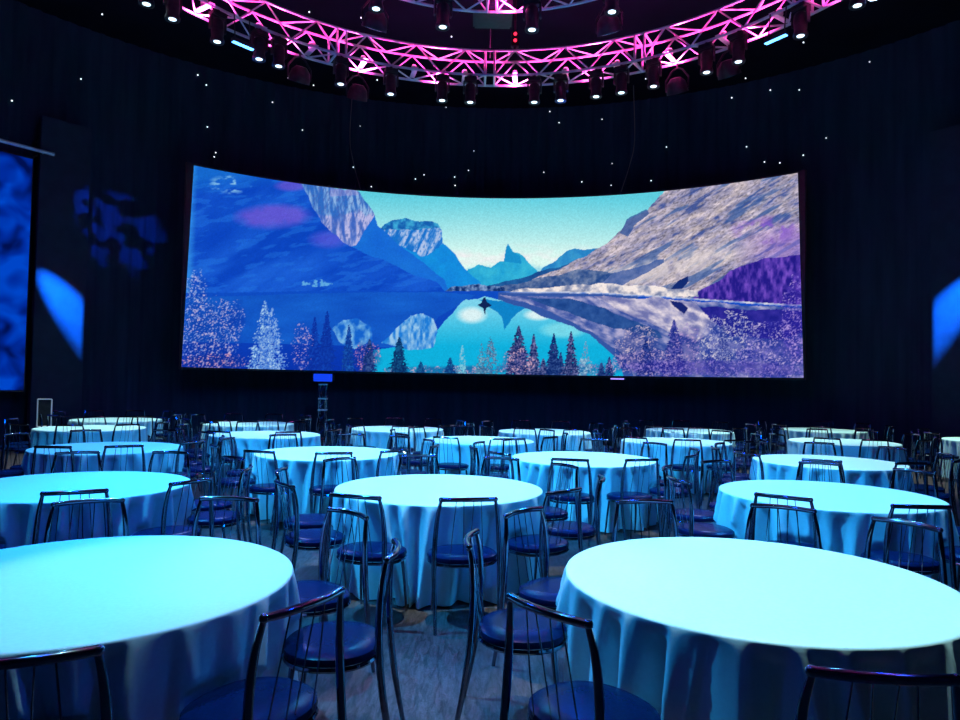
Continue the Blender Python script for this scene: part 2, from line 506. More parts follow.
    shrub(372, 358, 14, 16, G(90, 90, 180), G(235, 150, 175), G(18, 40, 120), 6, 0.54)
    shrub(450, 371, 60, 5, G(60, 90, 160), G(230, 170, 190), G(14, 40, 110), 7, 0.52)
    shrub(560, 369, 70, 6, G(70, 90, 165), G(220, 170, 200), G(14, 40, 110), 8, 0.52)

    def conifer(cx, top, bot, w, ca, cb, k, den=0.25):
        t = np.clip((Y - top) / (bot - top), 0, 1)
        saw = 0.62 + 0.38 * ((t * 8 + vnoise(X * 0 + k, Y / 3, k)) % 1.0)
        e = w * t ** 0.85 * saw * (0.75 + 0.55 * vnoise(X * 0.3 + k * 7, Y * 0.9, 101 + k))
        mk = (np.abs(X - cx) < e + 0.45) & (Y > top) & (Y < bot)
        f = vnoise(X * 0.9, Y * 0.9, 102 + k) * 0.6 + 0.4 * fbm(X, Y, 4, 105 + k, 2)
        put(mk & (f > den), mixc(np.asarray(ca), np.asarray(cb), (f - 0.35) * 2.2))
    # pale larch-like tree and dark blue pines, left
    conifer(330, 312, 372, 11, G(10, 46, 150), G(16, 66, 175), 1)
    conifer(318, 318, 372, 9, G(10, 44, 150), G(18, 70, 180), 2)
    conifer(266, 300, 372, 19, G(24, 80, 190), G(190, 225, 240), 3, 0.34)
    conifer(274, 308, 372, 20, G(30, 90, 200), G(170, 200, 232), 4, 0.42)
    conifer(352, 326, 374, 8, G(12, 50, 140), G(24, 90, 180), 5)
    conifer(373, 340, 374, 9, G(14, 40, 110), G(60, 90, 150), 6)
    conifer(402, 338, 374, 11, G(8, 40, 92), G(20, 90, 140), 7)
    conifer(424, 362, 375, 6, G(10, 60, 120), G(30, 110, 160), 8)
    conifer(453, 358, 375, 7, G(10, 54, 120), G(30, 110, 160), 9)
    conifer(465, 346, 375, 5, G(90, 170, 200), G(130, 200, 220), 10, 0.45)
    # bare and dense trees in the middle
    for k, (cx, tp, w, a) in enumerate([(484, 344, 6, 0), (493, 337, 12, 1), (521, 326, 16, 2), (536, 334, 8, 2), (546, 358, 6, 2), (556, 333, 9, 3), (563, 352, 6, 3), (573, 331, 10, 2), (588, 341, 9, 4), (604, 362, 5, 3), (612, 356, 6, 3)]):
        ca, cb = [(G(20, 70, 120), G(130, 190, 210)), (G(16, 60, 110), G(120, 170, 200)), (G(14, 34, 92), G(120, 120, 170)), (G(10, 36, 100), G(60, 90, 150)), (G(60, 110, 160), G(160, 200, 220))][a]
        conifer(cx, tp, 376, w, ca, cb, 20 + k, 0.46 if a in (0, 1, 4) else 0.2)
    shrub(521, 362, 16, 13, G(110, 100, 170), G(230, 180, 195), G(20, 40, 110), 9, 0.5)
    # right-hand thicket
    shrub(640, 348, 22, 24, G(120, 120, 180), G(220, 195, 205), G(24, 40, 120), 10, 0.5)
    conifer(648, 338, 376, 12, G(12, 34, 110), G(70, 90, 170), 41)
    conifer(676, 318, 376, 16, G(22, 40, 130), G(120, 110, 185), 42)
    shrub(664, 362, 60, 13, G(110, 105, 180), G(205, 175, 205), G(30, 34, 130), 11, 0.47)
    shrub(690, 340, 16, 16, G(80, 80, 170), G(190, 160, 205), G(26, 34, 130), 12, 0.52)
    shrub(734, 344, 32, 34, G(110, 120, 190), G(232, 222, 224), G(20, 36, 140), 13, 0.47)
    shrub(778, 350, 36, 30, G(90, 84, 190), G(200, 180, 220), G(26, 26, 140), 14, 0.5)
    shrub(796, 318, 12, 44, G(110, 90, 200), G(190, 160, 220), G(40, 30, 150), 15, 0.53)
    conifer(727, 322, 376, 13, G(14, 30, 120), G(160, 165, 210), 43, 0.4)
    shrub(720, 366, 90, 8, G(60, 60, 170), G(150, 130, 205), G(30, 26, 140), 16, 0.5)
    # grain and slight haze
    img *= (0.95 + 0.10 * vnoise(X * 1.3, Y * 1.3, 111))[..., None]
    return np.clip(img, 0, 1)


def big_screen():
    t = thing('projection_screen', 'wide curved screen showing a mountain lake, hung before the black back wall', 'screen', (0, 0, 0))
    NU, NV = 880, 300
    u = np.linspace(0, 1, NU)
    v = np.linspace(0, 1, NV)
    U, V = np.meshgrid(u, v)
    aL = -39.75 + 0.70 * V
    aR = 41.75 - 0.70 * V
    A = np.radians(aL + (aR - aL) * U)
    Z = 1.985 + (7.185 - 1.985) * V
    co = np.stack([CX + R_SCR * np.sin(A), CY + R_SCR * np.cos(A), Z], -1).reshape(-1, 3)
    # picture units
    ax = np.array([-39.75, -39.0, -25.47, -15.95, -0.88, 11.56, 24.51, 40.96, 41.75])
    px = np.array([182.0, 190.0, 302, 372.5, 480, 568.5, 664, 799, 804])
    ad = np.degrees(A)
    X = np.interp(ad, ax, px)
    top = np.interp(X, [190, 302, 372.5, 480, 568.5, 664, 799], [164.5, 184, 193, 199.6, 197, 189.7, 171.5])
    bot = np.interp(X, [182, 316, 380, 493, 604, 728, 804], [365, 371.4, 373, 374, 375, 375, 373.5])
    Y = bot + (top - bot) * V
    img = paint(X, Y)
    me = bpy.data.meshes.new('picture')
    idx = np.arange(NU * NV).reshape(NV, NU)
    f = np.stack([idx[:-1, :-1], idx[:-1, 1:], idx[1:, 1:], idx[1:, :-1]], -1).reshape(-1, 4)
    me.vertices.add(NU * NV)
    me.vertices.foreach_set('co', co.ravel())
    me.loops.add(f.size)
    me.loops.foreach_set('vertex_index', f.ravel())
    me.polygons.add(len(f))
    me.polygons.foreach_set('loop_start', np.arange(0, f.size, 4))
    me.polygons.foreach_set('loop_total', np.full(len(f), 4))
    me.update(calc_edges=True)
    ca = me.color_attributes.new('Picture', 'FLOAT_COLOR', 'POINT')
    li = np.where(img <= 0.04045, img / 12.92, ((img + 0.055) / 1.055) ** 2.4).reshape(-1, 3)
    ca.data.foreach_set('color', np.concatenate([li, np.ones((len(li), 1))], 1).ravel().astype('f'))
    m = bpy.data.materials.new('projected_picture')
    m.use_nodes = True
    N, L = m.node_tree.nodes, m.node_tree.links
    N.clear()
    o = N.new('ShaderNodeOutputMaterial')
    e = N.new('ShaderNodeEmission')
    e.inputs['Strength'].default_value = 1.05
    at = N.new('ShaderNodeAttribute')
    at.attribute_name = 'Picture'
    L.new(at.outputs['Color'], e.inputs['Color'])
    L.new(e.outputs[0], o.inputs[0])
    me.materials.append(m)
    pic = bpy.data.objects.new('picture', me)
    link(pic, t)
    pic['label'] = 'projected picture of mountains, lake and conifers'
    bm = bmesh.new()
    arc_wall(bm, R_SCR + 0.01, -39.9, 41.9, 1.93, 7.24, 80, thick=0.10)
    obj('frame', bm, M['black'], t)
    return t


big_screen()

# side screen on the left (scrim; its blue patterned light is painted as glow) -----------------------------
t = thing('side_screen', 'tall curved side screen with cloudy blue light painted as glow at the left edge', 'screen', (0, 0, 0))
bm = bmesh.new()
arc_wall(bm, 13.0, -72, -54.4, 1.36, 6.72, 40)
m = bpy.data.materials.new('blue_light_glow')
m.use_nodes = True
N, L = m.node_tree.nodes, m.node_tree.links
N.clear()
o = N.new('ShaderNodeOutputMaterial')
e = N.new('ShaderNodeEmission')
tc = N.new('ShaderNodeTexCoord')
no = N.new('ShaderNodeTexNoise')
no.inputs['Scale'].default_value = 1.5
no.inputs['Detail'].default_value = 1.5
no.inputs['Distortion'].default_value = 0.7
rp = N.new('ShaderNodeValToRGB')
rp.color_ramp.elements[0].position = 0.36
rp.color_ramp.elements[0].color = (0.0, 0.006, 0.10, 1)
rp.color_ramp.elements[1].position = 0.66
rp.color_ramp.elements[1].color = (0.0, 0.075, 0.72, 1)
x_ = rp.color_ramp.elements.new(0.5)
x_.color = (0.0, 0.03, 0.42, 1)
e.inputs['Strength'].default_value = 0.8
L.new(tc.outputs['Object'], no.inputs['Vector'])
L.new(no.outputs['Fac'], rp.inputs[0])
L.new(rp.outputs[0], e.inputs[0])
L.new(e.outputs[0], o.inputs[0])
obj('picture', bm, m, t)
bm = bmesh.new()
arc_wall(bm, 13.01, -72.2, -54.3, 1.32, 6.76, 40, thick=0.08)
obj('frame', bm, M['black'], t)

# rail with two small violet lamps above the side screen
bm = bmesh.new()
sweep(bm, [pol(12.8, -70 + i * 0.75, 6.90) for i in range(24)], 0.045, 8)
t = thing('lighting_rail', 'thin blue-lit rail running above the left side screen', 'rail')
obj('pipe', bm, M['steel'], t)
bm = bmesh.new()
for a in (-69, -58, -53.6):
    sweep(bm, [pol(12.8, a, 6.9), pol(13.42, a, 6.9)], 0.02, 6)
obj('bracket', bm, M['steel'], t)
for i, a in enumerate((-53.5, -52.75)):
    q = pol(13.05, a, 7.2)
    w = thing('wall_lamp', 'small violet wall lamp above the side screen corner, ' + ('left one of two' if i == 0 else 'right one of two'), 'lamp', q, -math.radians(a), 'violet lamps above the side screen')
    bm = bmesh.new()
    box(bm, 0, 0.22, 0, 0.14, 0.34, 0.12, None, 0.02)
    obj('housing', bm, M['black'], w)
    bm = bmesh.new()
    lathe(bm, [(0.001, 0), (0.05, 0), (0.05, -0.03), (0.03, -0.045), (0.001, -0.05)], 16, Matrix.Translation((0, 0.05, 0)) @ Matrix.Rotation(-PI / 2, 4, 'X') @ Matrix.Scale(-1, 4, (0, 0, 1)), cap=False)
    obj('lens', bm, M['lens_violet'], w)

# ------------------------------------------------------------------ cloth-covered tables
TH = 0.762
TABLES = [  # key, x, y, row phrase, chairs [(angle, rail radius, twist)]
    ('T1', -1.79, 3.25, 'front left table'),
    ('T2', 1.36, 3.46, 'front right table'),
    ('T8', -3.46, 6.04, 'second row left table'),
    ('T3', -0.34, 6.23, 'second row middle table'),
    ('T6', 3.12, 6.26, 'second row right table'),
    ('T9', -4.90, 9.25, 'third row leftmost table'),
    ('T4', -1.96, 9.09, 'third row left-centre table'),
    ('T5', 1.34, 8.96, 'third row right-centre table'),
    ('T7', 4.55, 9.10, 'third row rightmost table'),
    ('T10', -7.08, 12.76, 'fourth row leftmost table'),
    ('T12', -3.65, 11.97, "fourth row second-from-left table"),
    ('T15', 0.0, 11.54, 'fourth row centre table'),
    ('T17', 3.38, 11.99, 'fourth row right-of-centre table'),
    ('T19', 6.60, 12.64, 'fourth row second-from-right table'),
    ('T21', 10.11, 13.61, 'rightmost table, cut by picture edge'),
    ('T11', -7.99, 15.40, 'back row leftmost table'),
    ('T13', -4.87, 14.82, 'back row second-from-left table'),
    ('T14', -1.63, 14.04, 'back row left-centre table'),
    ('T16', 1.31, 13.94, 'back row right-centre table'),
    ('T18', 4.57, 15.17, 'back row second-from-right table'),
    ('T20', 7.96, 16.17, 'back row rightmost table'),
]
CH = {
    'T1': [(22, 1.36), (58, 1.38), (94, 1.38), (134, 1.40), (174, 1.40), (-151, 1.38), (-14, 1.5)],
    'T2': [(-8.7, 1.49), (-49, 1.46), (-96, 1.38), (-131, 1.40), (-171, 1.38), (151, 1.40), (122, 1.42)],
    'T8': [(30, 1.38), (64, 1.38), (100, 1.40), (-6, 1.40), (173, 1.45), (-150, 1.45), (136, 1.42), (-42, 1.4)],
    'T3': [(-20.6, 1.45), (11.5, 1.43), (46, 1.38), (80, 1.40), (120, 1.38), (154.5, 1.38), (-167, 1.38), (-130, 1.40), (-87, 1.38), (-53, 1.42)],
    'T6': [(-39, 1.38), (-2, 1.40), (34, 1.40), (-80, 1.42), (-117, 1.40), (-157, 1.40), (156, 1.40), (120, 1.42), (82, 1.40)],
    'T9': [(5, 1.38), (35, 1.40), (70, 1.40), (-31, 1.42), (-66, 1.40), (-100, 1.40), (-140, 1.40), (175, 1.38), (142, 1.40), (106, 1.40)],
    'T4': [(-20, 1.40), (15, 1.40), (45, 1.40), (80, 1.42), (113, 1.38), (145, 1.38), (178, 1.40), (-140, 1.38), (-99, 1.40), (-57, 1.40)],
    'T5': [(-14, 1.50), (18, 1.42), (54, 1.40), (-50, 1.42), (90, 1.42), (126, 1.40), (165, 1.38), (-143, 1.38), (-108, 1.40), (-80, 1.42)],
    'T7': [(-29.5, 1.40), (9.5, 1.38), (46, 1.40), (-65, 1.42), (82, 1.40), (118, 1.40), (158, 1.40), (-163, 1.40), (-128, 1.40), (-96, 1.42)],
    'T10': [(17, 1.42), (50, 1.5), (-18, 1.42), (-52, 1.42), (-88, 1.42), (82, 1.42), (113, 1.42), (146, 1.40), (-179, 1.36), (-134, 1.40)],
    'T12': [(-12, 1.40), (31, 1.40), (66, 1.42), (-50, 1.42), (-90, 1.42), (102, 1.42), (138, 1.40), (174, 1.40), (-150, 1.40), (-120, 1.42)],
    'T15': [(-20, 1.40), (15, 1.42), (50, 1.42), (-56, 1.42), (-92, 1.42), (86, 1.42), (122, 1.42), (-168, 1.38), (-128, 1.40)],
    'T17': [(-9, 1.42), (22, 1.42), (-40, 1.46), (58, 1.42), (94, 1.42), (130, 1.42), (166, 1.40), (-158, 1.40), (-114, 1.40), (-77, 1.42)],
    'T19': [(-37, 1.50), (-9, 1.42), (28, 1.42), (64, 1.42), (100, 1.42), (136, 1.42), (172, 1.4), (-152, 1.4), (-112, 1.42), (-74, 1.42)],
    'T21': [(-10, 1.42), (-46, 1.42), (-82, 1.42), (-118, 1.42), (-154, 1.42)],
}
for k, ph in (('T11', 11), ('T13', -4), ('T14', 10), ('T16', 16), ('T18', -10), ('T20', 8)):
    CH[k] = [(((ph + 36 * i + 180) % 360) - 180, 1.42) for i in range(10)]


def seat_outline(k, n, s=1.0):
    a = 2 * PI * k / n
    x, y = math.cos(a), math.sin(a)
    x = math.copysign(abs(x) ** 0.9, x) * 0.252
    y = math.copysign(abs(y) ** 0.9, y) * 0.225
    return x * s, y * s


FRONT_LEG = [(0.165, 0.150, 0.43), (0.182, 0.172, 0.22), (0.190, 0.200, 0.0)]


def cloth_mesh(seed, hi, chairs):
    """round cloth hanging in folds; pushed in where a chair seat or leg stands against it.
    chairs: (x, y, rotation) in table coordinates"""
    rs = random.Random(seed)
    na = 440 if hi else 168
    nz = 26 if hi else 13
    R0 = 0.915
    nb = 720
    lim_s = [9.0] * nb
    lim_l = [9.0] * nb

    def press(arr, x, y, pad, half):
        r = math.hypot(x, y) - pad
        k0 = int(round(math.atan2(y, x) / (2 * PI) * nb))
        for q in range(k0 - half, k0 + half + 1):
            if r < arr[q % nb]:
                arr[q % nb] = r
    for cx, cy, rz in chairs:
        c, s_ = math.cos(rz), math.sin(rz)
        for k in range(180):
            x, y = seat_outline(k, 180, 1.03)
            press(lim_s, cx + c * x - s_ * y, cy + s_ * x + c * y, 0.012, 2)
        for sg in (-1, 1):
            for lx, ly, lz in FRONT_LEG:
                x, y = sg * lx, ly
                press(lim_l, cx + c * x - s_ * y, cy + s_ * x + c * y, 0.022, 6)
    nf = 56
    nodes = []
    for i in range(nf):
        v = rs.uniform(0.03, 0.12) if i % 2 == 0 else -rs.uniform(0.07, 0.19)
        if rs.random() < 0.2:
            v *= 0.2
        an = (i + rs.uniform(-0.34, 0.34)) * 2 * PI / nf
        nodes.append((an, 0.13 * math.sin(3 * an + seed) + 0.08 * math.sin(7 * an + 2 * seed), v))
    minor = [(rs.uniform(0, 2 * PI), rs.uniform(0.006, 0.016), rs.uniform(0.015, 0.04), rs.uniform(-0.2, 0.2)) for _ in range(30)]
    bm = bmesh.new()
    rings = []
    ctr = bm.verts.new((0, 0, TH))
    for r, z in [(0.30, TH), (0.60, TH), (0.85, TH), (R0 - 0.012, TH), (R0 - 0.003, TH - 0.004), (R0, TH - 0.012)]:
        rings.append([bm.verts.new((r * math.cos(2 * PI * k / na), r * math.sin(2 * PI * k / na), z)) for k in range(na)])
    for j in range(1, nz + 1):
        t = (j / nz) ** 1.15
        z = (TH - 0.012) * (1 - t) + 0.012 * t
        ring = []
        cur = sorted(((c + le * t) % (2 * PI), v) for c, le, v in nodes)
        cur = [(cur[-1][0] - 2 * PI, cur[-1][1])] + cur + [(cur[0][0] + 2 * PI, cur[0][1])]
        ci = 0
        for k in range(na):
            a = 2 * PI * k / na
            while ci < len(cur) - 2 and cur[ci + 1][0] <= a:
                ci += 1
            (a0, v0), (a1, v1) = cur[ci], cur[ci + 1]
            u = min(1.0, max(0.0, (a - a0) / max(1e-4, a1 - a0)))
            u = 0.8 * u + 0.2 * u * u * (3 - 2 * u)
            v = v0 + (v1 - v0) * u
            r = R0 + 0.012 * t + v * (t ** 0.62 * 0.9 if v > 0 else t ** 0.40)
            for c, A, w, le in minor:
                q = (a - c - le * t + PI) % (2 * PI) - PI
                if abs(q) < w:
                    r += A * math.sin(PI * min(1, t * 1.5)) * (1 - abs(q) / w)
            kb = int(a / (2 * PI) * nb) % nb
            ls = lim_s[kb]
            if z < 0.50:
                r = min(r, ls)
            elif z < 0.62:
                r = min(r, ls + (z - 0.50) * 1.8)
            if z < 0.46:
                r = min(r, lim_l[kb])
            r = max(r, 0.72)
            if z > 0.705:
                r = max(r, 0.908)
            ring.append(bm.verts.new((r * math.cos(a), r * math.sin(a), z)))
        rings.append(ring)
    for k in range(na):
        bm.faces.new((ctr, rings[0][k], rings[0][(k + 1) % na]))
    for i in range(len(rings) - 1):
        for k in range(na):
            bm.faces.new((rings[i][k], rings[i + 1][k], rings[i + 1][(k + 1) % na], rings[i][(k + 1) % na]))
    me = bpy.data.meshes.new('tablecloth')
    bmesh.ops.recalc_face_normals(bm, faces=bm.faces)
    bm.to_mesh(me)
    bm.free()
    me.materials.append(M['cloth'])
    me.polygons.foreach_set('use_smooth', [True] * len(me.polygons))
    return me


def make_table():
    t = thing('round_table', 'x', 'table', (0, 0, 0), 0, 'round banquet tables')
    bm = bmesh.new()
    lathe(bm, [(0.001, 0.722), (0.895, 0.722), (0.9, 0.727), (0.9, 0.748), (0.895, 0.752), (0.001, 0.752)], 64, cap=False)
    obj('tabletop', bm, M['wood'], t)
    for a in (45, 135, 225, 315):
        c, s = math.cos(math.radians(a)), math.sin(math.radians(a))
        bm = bmesh.new()
        sweep(bm, [(0.55 * c, 0.55 * s, 0.725), (0.58 * c, 0.58 * s, 0.4), (0.60 * c, 0.60 * s, 0.0)], 0.016, 8)
        obj('leg', bm, M['steel'], t)
    return t


def make_chair(detail):
    """faces +Y; origin on the floor under the seat"""
    t = thing('banquet_chair', 'x', 'chair')
    sg = 10 if detail else 6
    # seat pad: rounded shield
    bm = bmesh.new()
    n = 32 if detail else 16
    def outline(k, s=1.0):
        return seat_outline(k, n, s)
    rings = []
    for s, z in ((0.90, 0.435), (0.985, 0.440), (1.0, 0.455), (0.985, 0.472), (0.90, 0.484), (0.6, 0.490), (0.25, 0.491)):
        rings.append([bm.verts.new((*outline(k, s), z)) for k in range(n)])
    for i in range(len(rings) - 1):
        for k in range(n):
            bm.faces.new((rings[i][k], rings[i][(k + 1) % n], rings[i + 1][(k + 1) % n], rings[i + 1][k]))
    bm.faces.new(rings[0][::-1])
    bm.faces.new(rings[-1])
    obj('seat', bm, M['seat'], t)
    fr = bmesh.new()
    sweep(fr, [(*outline(k, 0.965), 0.424) for k in range(n)], 0.0115, 6 if detail else 4, closed=True)
    if detail:
        obj('seat_ring', fr, M['chrome'], t)
        fr = None
    # back legs run up into the back posts
    for s in (-1, 1):
        b = bmesh.new() if detail else fr
        pts = spline([(s * 0.218, -0.318, 0.0), (s * 0.222, -0.278, 0.20), (s * 0.228, -0.247, 0.42), (s * 0.222, -0.236, 0.62), (s * 0.208, -0.243, 0.78),
                      (s * 0.188, -0.262, 0.895)], 5 if detail else 2)
        rr = [0.011 + 0.007 * math.sin(PI * i / (len(pts) - 1)) for i in range(len(pts))]
        sweep(b, pts, rr, sg)
        if detail:
            obj('leg', b, M['chrome'], t)
    # front legs
    for s in (-1, 1):
        b = bmesh.new() if detail else fr
        pts = spline([(s * x_, y_, z_) for x_, y_, z_ in FRONT_LEG], 4 if detail else 2)
        rr = [0.014 - 0.005 * i / (len(pts) - 1) for i in range(len(pts))]
        sweep(b, pts, rr, sg)
        if detail:
            obj('leg', b, M['chrome'], t)
    # top rail, curved slightly backwards
    b = bmesh.new() if detail else fr
    pts = spline([(-0.192, -0.260, 0.893), (-0.10, -0.284, 0.896), (0, -0.292, 0.897), (0.10, -0.284, 0.896), (0.192, -0.260, 0.893)], 4 if detail else 1)
    sweep(b, pts, 0.0160, sg)
    if detail:
        for s in (-1, 1):
            bmesh.ops.create_uvsphere(b, u_segments=10, v_segments=8, radius=0.0178, matrix=Matrix.Translation((s * 0.190, -0.261, 0.893)))
        obj('top_rail', b, M['chrome'], t)
    # thin back rods
    for x0, x1 in ((-0.085, -0.115), (-0.035, -0.020), (0.035, 0.020), (0.085, 0.115)):
        b = bmesh.new() if detail else fr
        y1 = -0.287 + abs(x0) * 0.1
        pts = spline([(x0, y1, 0.890), ((x0 * 0.4 + x1 * 0.6), -0.240, 0.66), (x1, -0.196, 0.428)], 4 if detail else 1)
        sweep(b, pts, 0.0032 if detail else 0.0036, 5 if detail else 3)
        if detail:
            obj('rod', b, M['chrome'], t)
    if not detail:
        obj('frame', fr, M['chrome'], t)
    return t


tproto = make_table()
cnear, cfar = make_chair(True), make_chair(False)
used = {'t': False, True: False, False: False}
ORD = ['first', 'second', 'third', 'fourth', 'fifth', 'sixth', 'seventh']
rj = random.Random(5)
near_rows = ('T1', 'T2', 'T3', 'T8', 'T6', 'T9', 'T4', 'T5', 'T7')
for ti, (key, tx, ty, ph) in enumerate(TABLES):
    tb = tproto if not used['t'] else copy_tree(tproto)
    used['t'] = True
    tb.location = (tx, ty, 0)
    tb['label'] = 'round folding table hidden under white cloth, ' + ph
    hi = key in near_rows
    lst = [(a, r) for a, r in CH[key]]
    near = sorted([q for q in lst if abs(q[0]) < 90], key=lambda q: math.sin(math.radians(q[0])))
    far = sorted([q for q in lst if abs(q[0]) >= 90], key=lambda q: math.sin(math.radians(q[0])))
    placed = []
    for side, L_ in (('near', near), ('far', far)):
        for i, (a, r) in enumerate(L_):
            A = math.radians(a)
            rc = r - 0.255
            p = cnear if hi else cfar
            ch = p if not used[hi] else copy_tree(p)
            used[hi] = True
            rz = A + math.radians(rj.uniform(-2.5, 2.5))
            dx, dy = rc * math.sin(A), -rc * math.cos(A)
            ch.location = (tx + dx, ty + dy, 0)
            ch.rotation_euler = (0, 0, rz)
            placed.append((dx, dy, rz))
            ch['label'] = 'dark metal chair %s from left, %s side of %s' % (ORD[i], side, ph)
            ch['group'] = 'chairs around the ' + ph
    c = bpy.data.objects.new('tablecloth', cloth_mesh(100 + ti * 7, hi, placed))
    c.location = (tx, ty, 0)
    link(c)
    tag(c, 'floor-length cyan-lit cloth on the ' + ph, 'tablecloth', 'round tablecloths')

# ------------------------------------------------------------------ ring trusses
def ring_truss(name, label, R, w, z0, h, nsec, bays, rc, arange):
    t = thing(name, label, 'truss', (CX, CY, 0))
    c = bpy.data.objects.new('c', None)
    def P(r, a, z):
        a = math.radians(a)
        return Vector((r * math.sin(a), r * math.cos(a), z))
    step = 360.0 / nsec
    proto = bpy.data.objects.new('section', None)
    bm = bmesh.new()
    # diagonals and end frames of one section, spanning 0..step
    ri, ro, zl, zh = R - w / 2, R + w / 2, z0, z0 + h
    d = step / bays
    e = 0.10 * step / 3.3
    for b in range(bays):
        a0, a1, a2 = b * d + (e if b == 0 else 0), (b + 0.5) * d, (b + 1) * d - (e if b == bays - 1 else 0)
        for r in (ri, ro):
            sweep(bm, [P(r, a0, zl), P(r, a1, zh)], rc * 0.62, 6)
            sweep(bm, [P(r, a1, zh), P(r, a2, zl)], rc * 0.62, 6)
        for z in (zl, zh):
            s0, s1 = (ri, ro) if z == zl else (ro, ri)
            sweep(bm, [P(s0, a0, z), P(s1, a1, z)], rc * 0.62, 6)
            sweep(bm, [P(s1, a1, z), P(s0, a2, z)], rc * 0.62, 6)
    lace = bm
    meshes = []
    def mk(nm, b_):
        o_ = obj(nm, b_, M['steel'])
        COL.objects.unlink(o_)
        meshes.append(o_)
    mk('lacing', lace)
    for r in (ri, ro):
        for z in (zl, zh):
            b_ = bmesh.new()
            n = 8
            sweep(b_, [P(r, step * i / n, z) for i in range(n + 1)], rc, 8)
            mk('chord', b_)
    for a in (e, step - e):
        b_ = bmesh.new()
        for r in (ri, ro):
            sweep(b_, [P(r, a, zl), P(r, a, zh)], rc * 0.9, 8)
        for z in (zl, zh):
            sweep(b_, [P(ri, a, z), P(ro, a, z)], rc * 0.9, 8)
        mk('end_frame', b_)
    for s in range(nsec):
        sec = bpy.data.objects.new('section', None)
        sec.rotation_euler = (0, 0, -math.radians(s * step))
        link(sec, t)
        for o_ in meshes:
            q = bpy.data.objects.new(o_.name.split('.')[0], o_.data)
            link(q, sec)
    return t


ring_truss('ring_truss', 'large circular aluminium box truss lit pink, hanging over the tables', 6.15, 0.52, 8.14, 0.52, 12, 3, 0.026, None)
ring_truss('ring_truss', 'small circular box truss lit pink, inside the large ring at the top', 3.18, 0.48, 8.14, 0.48, 8, 3, 0.024, None)

# suspension lines of the two rings
for i, (r, a) in enumerate([(6.15, x) for x in (-60, 0, 60, 120, 180, 240)] + [(3.18, x) for x in (-45, 45, 135, 225)]):
    bm = bmesh.new()
    p = pol(r, a)
    sweep(bm, [(p.x, p.y, 8.62), (p.x, p.y, H_CEIL)], 0.008, 6)
    where = 'large' if i < 6 else 'small'
    names = ['front-left', 'far', 'front-right', 'right rear', 'overhead near', 'left rear', 'far left', 'far right', 'near right', 'near left']
    tag(obj('hanging_cable', bm, M['cable']), 'thin steel cable holding up the %s ring truss, %s' % (where, names[i]), 'cable', 'ring truss cables')

# ------------------------------------------------------------------ moving-head fixtures
def fixture(lens, big=False):
    """origin at the truss bottom chord, hangs down -Z"""
    t = thing('moving_head_spotlight', 'x', 'stage light')
    k = 1.0
    bm = bmesh.new()
    box(bm, 0, 0, -0.06, 0.26 * k, 0.20 * k, 0.09, None, 0.015)
    sweep(bm, [(0, 0, -0.02), (0, 0, 0.03)], 0.03, 8)
    obj('base', bm, M['black'], t)
    bm = bmesh.new()
    for s in (-1, 1):
        box(bm, s * 0.135 * k, 0, -0.22, 0.03, 0.10, 0.26, None, 0.008)
    box(bm, 0, 0, -0.115, 0.29 * k, 0.10, 0.03, None, 0.008)
    obj('yoke', bm, M['black'], t)
    bm = bmesh.new()
    lathe(bm, [(0.001, -0.13), (0.07, -0.14), (0.105, -0.18), (0.112, -0.30), (0.10, -0.44), (0.118, -0.50), (0.118, -0.545), (0.10, -0.545), (0.10, -0.53), (0.001, -0.53)], 20, cap=False)
    h = obj('head', bm, M['black'], t)
    bm = bmesh.new()
    lathe(bm, [(0.001, -0.528), (0.062, -0.528), (0.060, -0.534), (0.04, -0.540), (0.001, -0.542)], 20, cap=False)
    obj('lens', bm, M[lens], h)
    return t


fx_proto = fixture('lens_lit')
first = True
FX = [-67.2, -62.4, -54.0, -46.0, -42.2, -30.0, -20.0, -9.6, -3.9, 9.1, 14.4, 21.5, 26.5, 32.8, 43.0, 49.0, 60.4, 70.5]
ordn = ['1st', '2nd', '3rd'] + ['%dth' % i for i in range(4, 40)]
for i, a in enumerate(FX):
    f = fx_proto if first else copy_tree(fx_proto)
    first = False
    q = pol(5.89, a, 8.08)
    f.location = q
    f.rotation_euler = (0, 0, -math.radians(a))
    f['label'] = 'black moving-head light with lit lens under the large ring, %s from left' % ordn[i]
    f['group'] = 'moving heads under the large ring'
for i, (a, r) in enumerate([(-38.5, 2.94), (-16, 2.94), (13, 2.94), (39.5, 2.94)]):
    f = copy_tree(fx_proto)
    f.location = pol(r, a, 8.08)
    f.rotation_euler = (0, 0, -math.radians(a))
    f['label'] = 'black moving-head light under the small inner ring, %s from left' % ordn[i]
    f['group'] = 'moving heads under the small ring'
# brilliant lamps at the two ends of the visible ring: hot lens
for o_, wh in ((-66.0, 'left'), (69.0, 'right')):
    t = thing('hanging_flood_lamp', 'glaring white flood lamp at the %s end of the large ring' % wh, 'lamp', pol(6.43, o_, 8.0), -math.radians(o_))
    bm = bmesh.new()
    box(bm, 0, 0, 0, 0.24, 0.16, 0.2, None, 0.02)
    sweep(bm, [(0, 0, 0.08), (0, 0, 0.11)], 0.02, 8)
    obj('housing', bm, M['black'], t)
    bm = bmesh.new()
    lathe(bm, [(0.001, -0.1), (0.09, -0.1), (0.09, -0.13), (0.001, -0.14)], 20, cap=False)
    obj('lens', bm, M['lens_hot'], t)

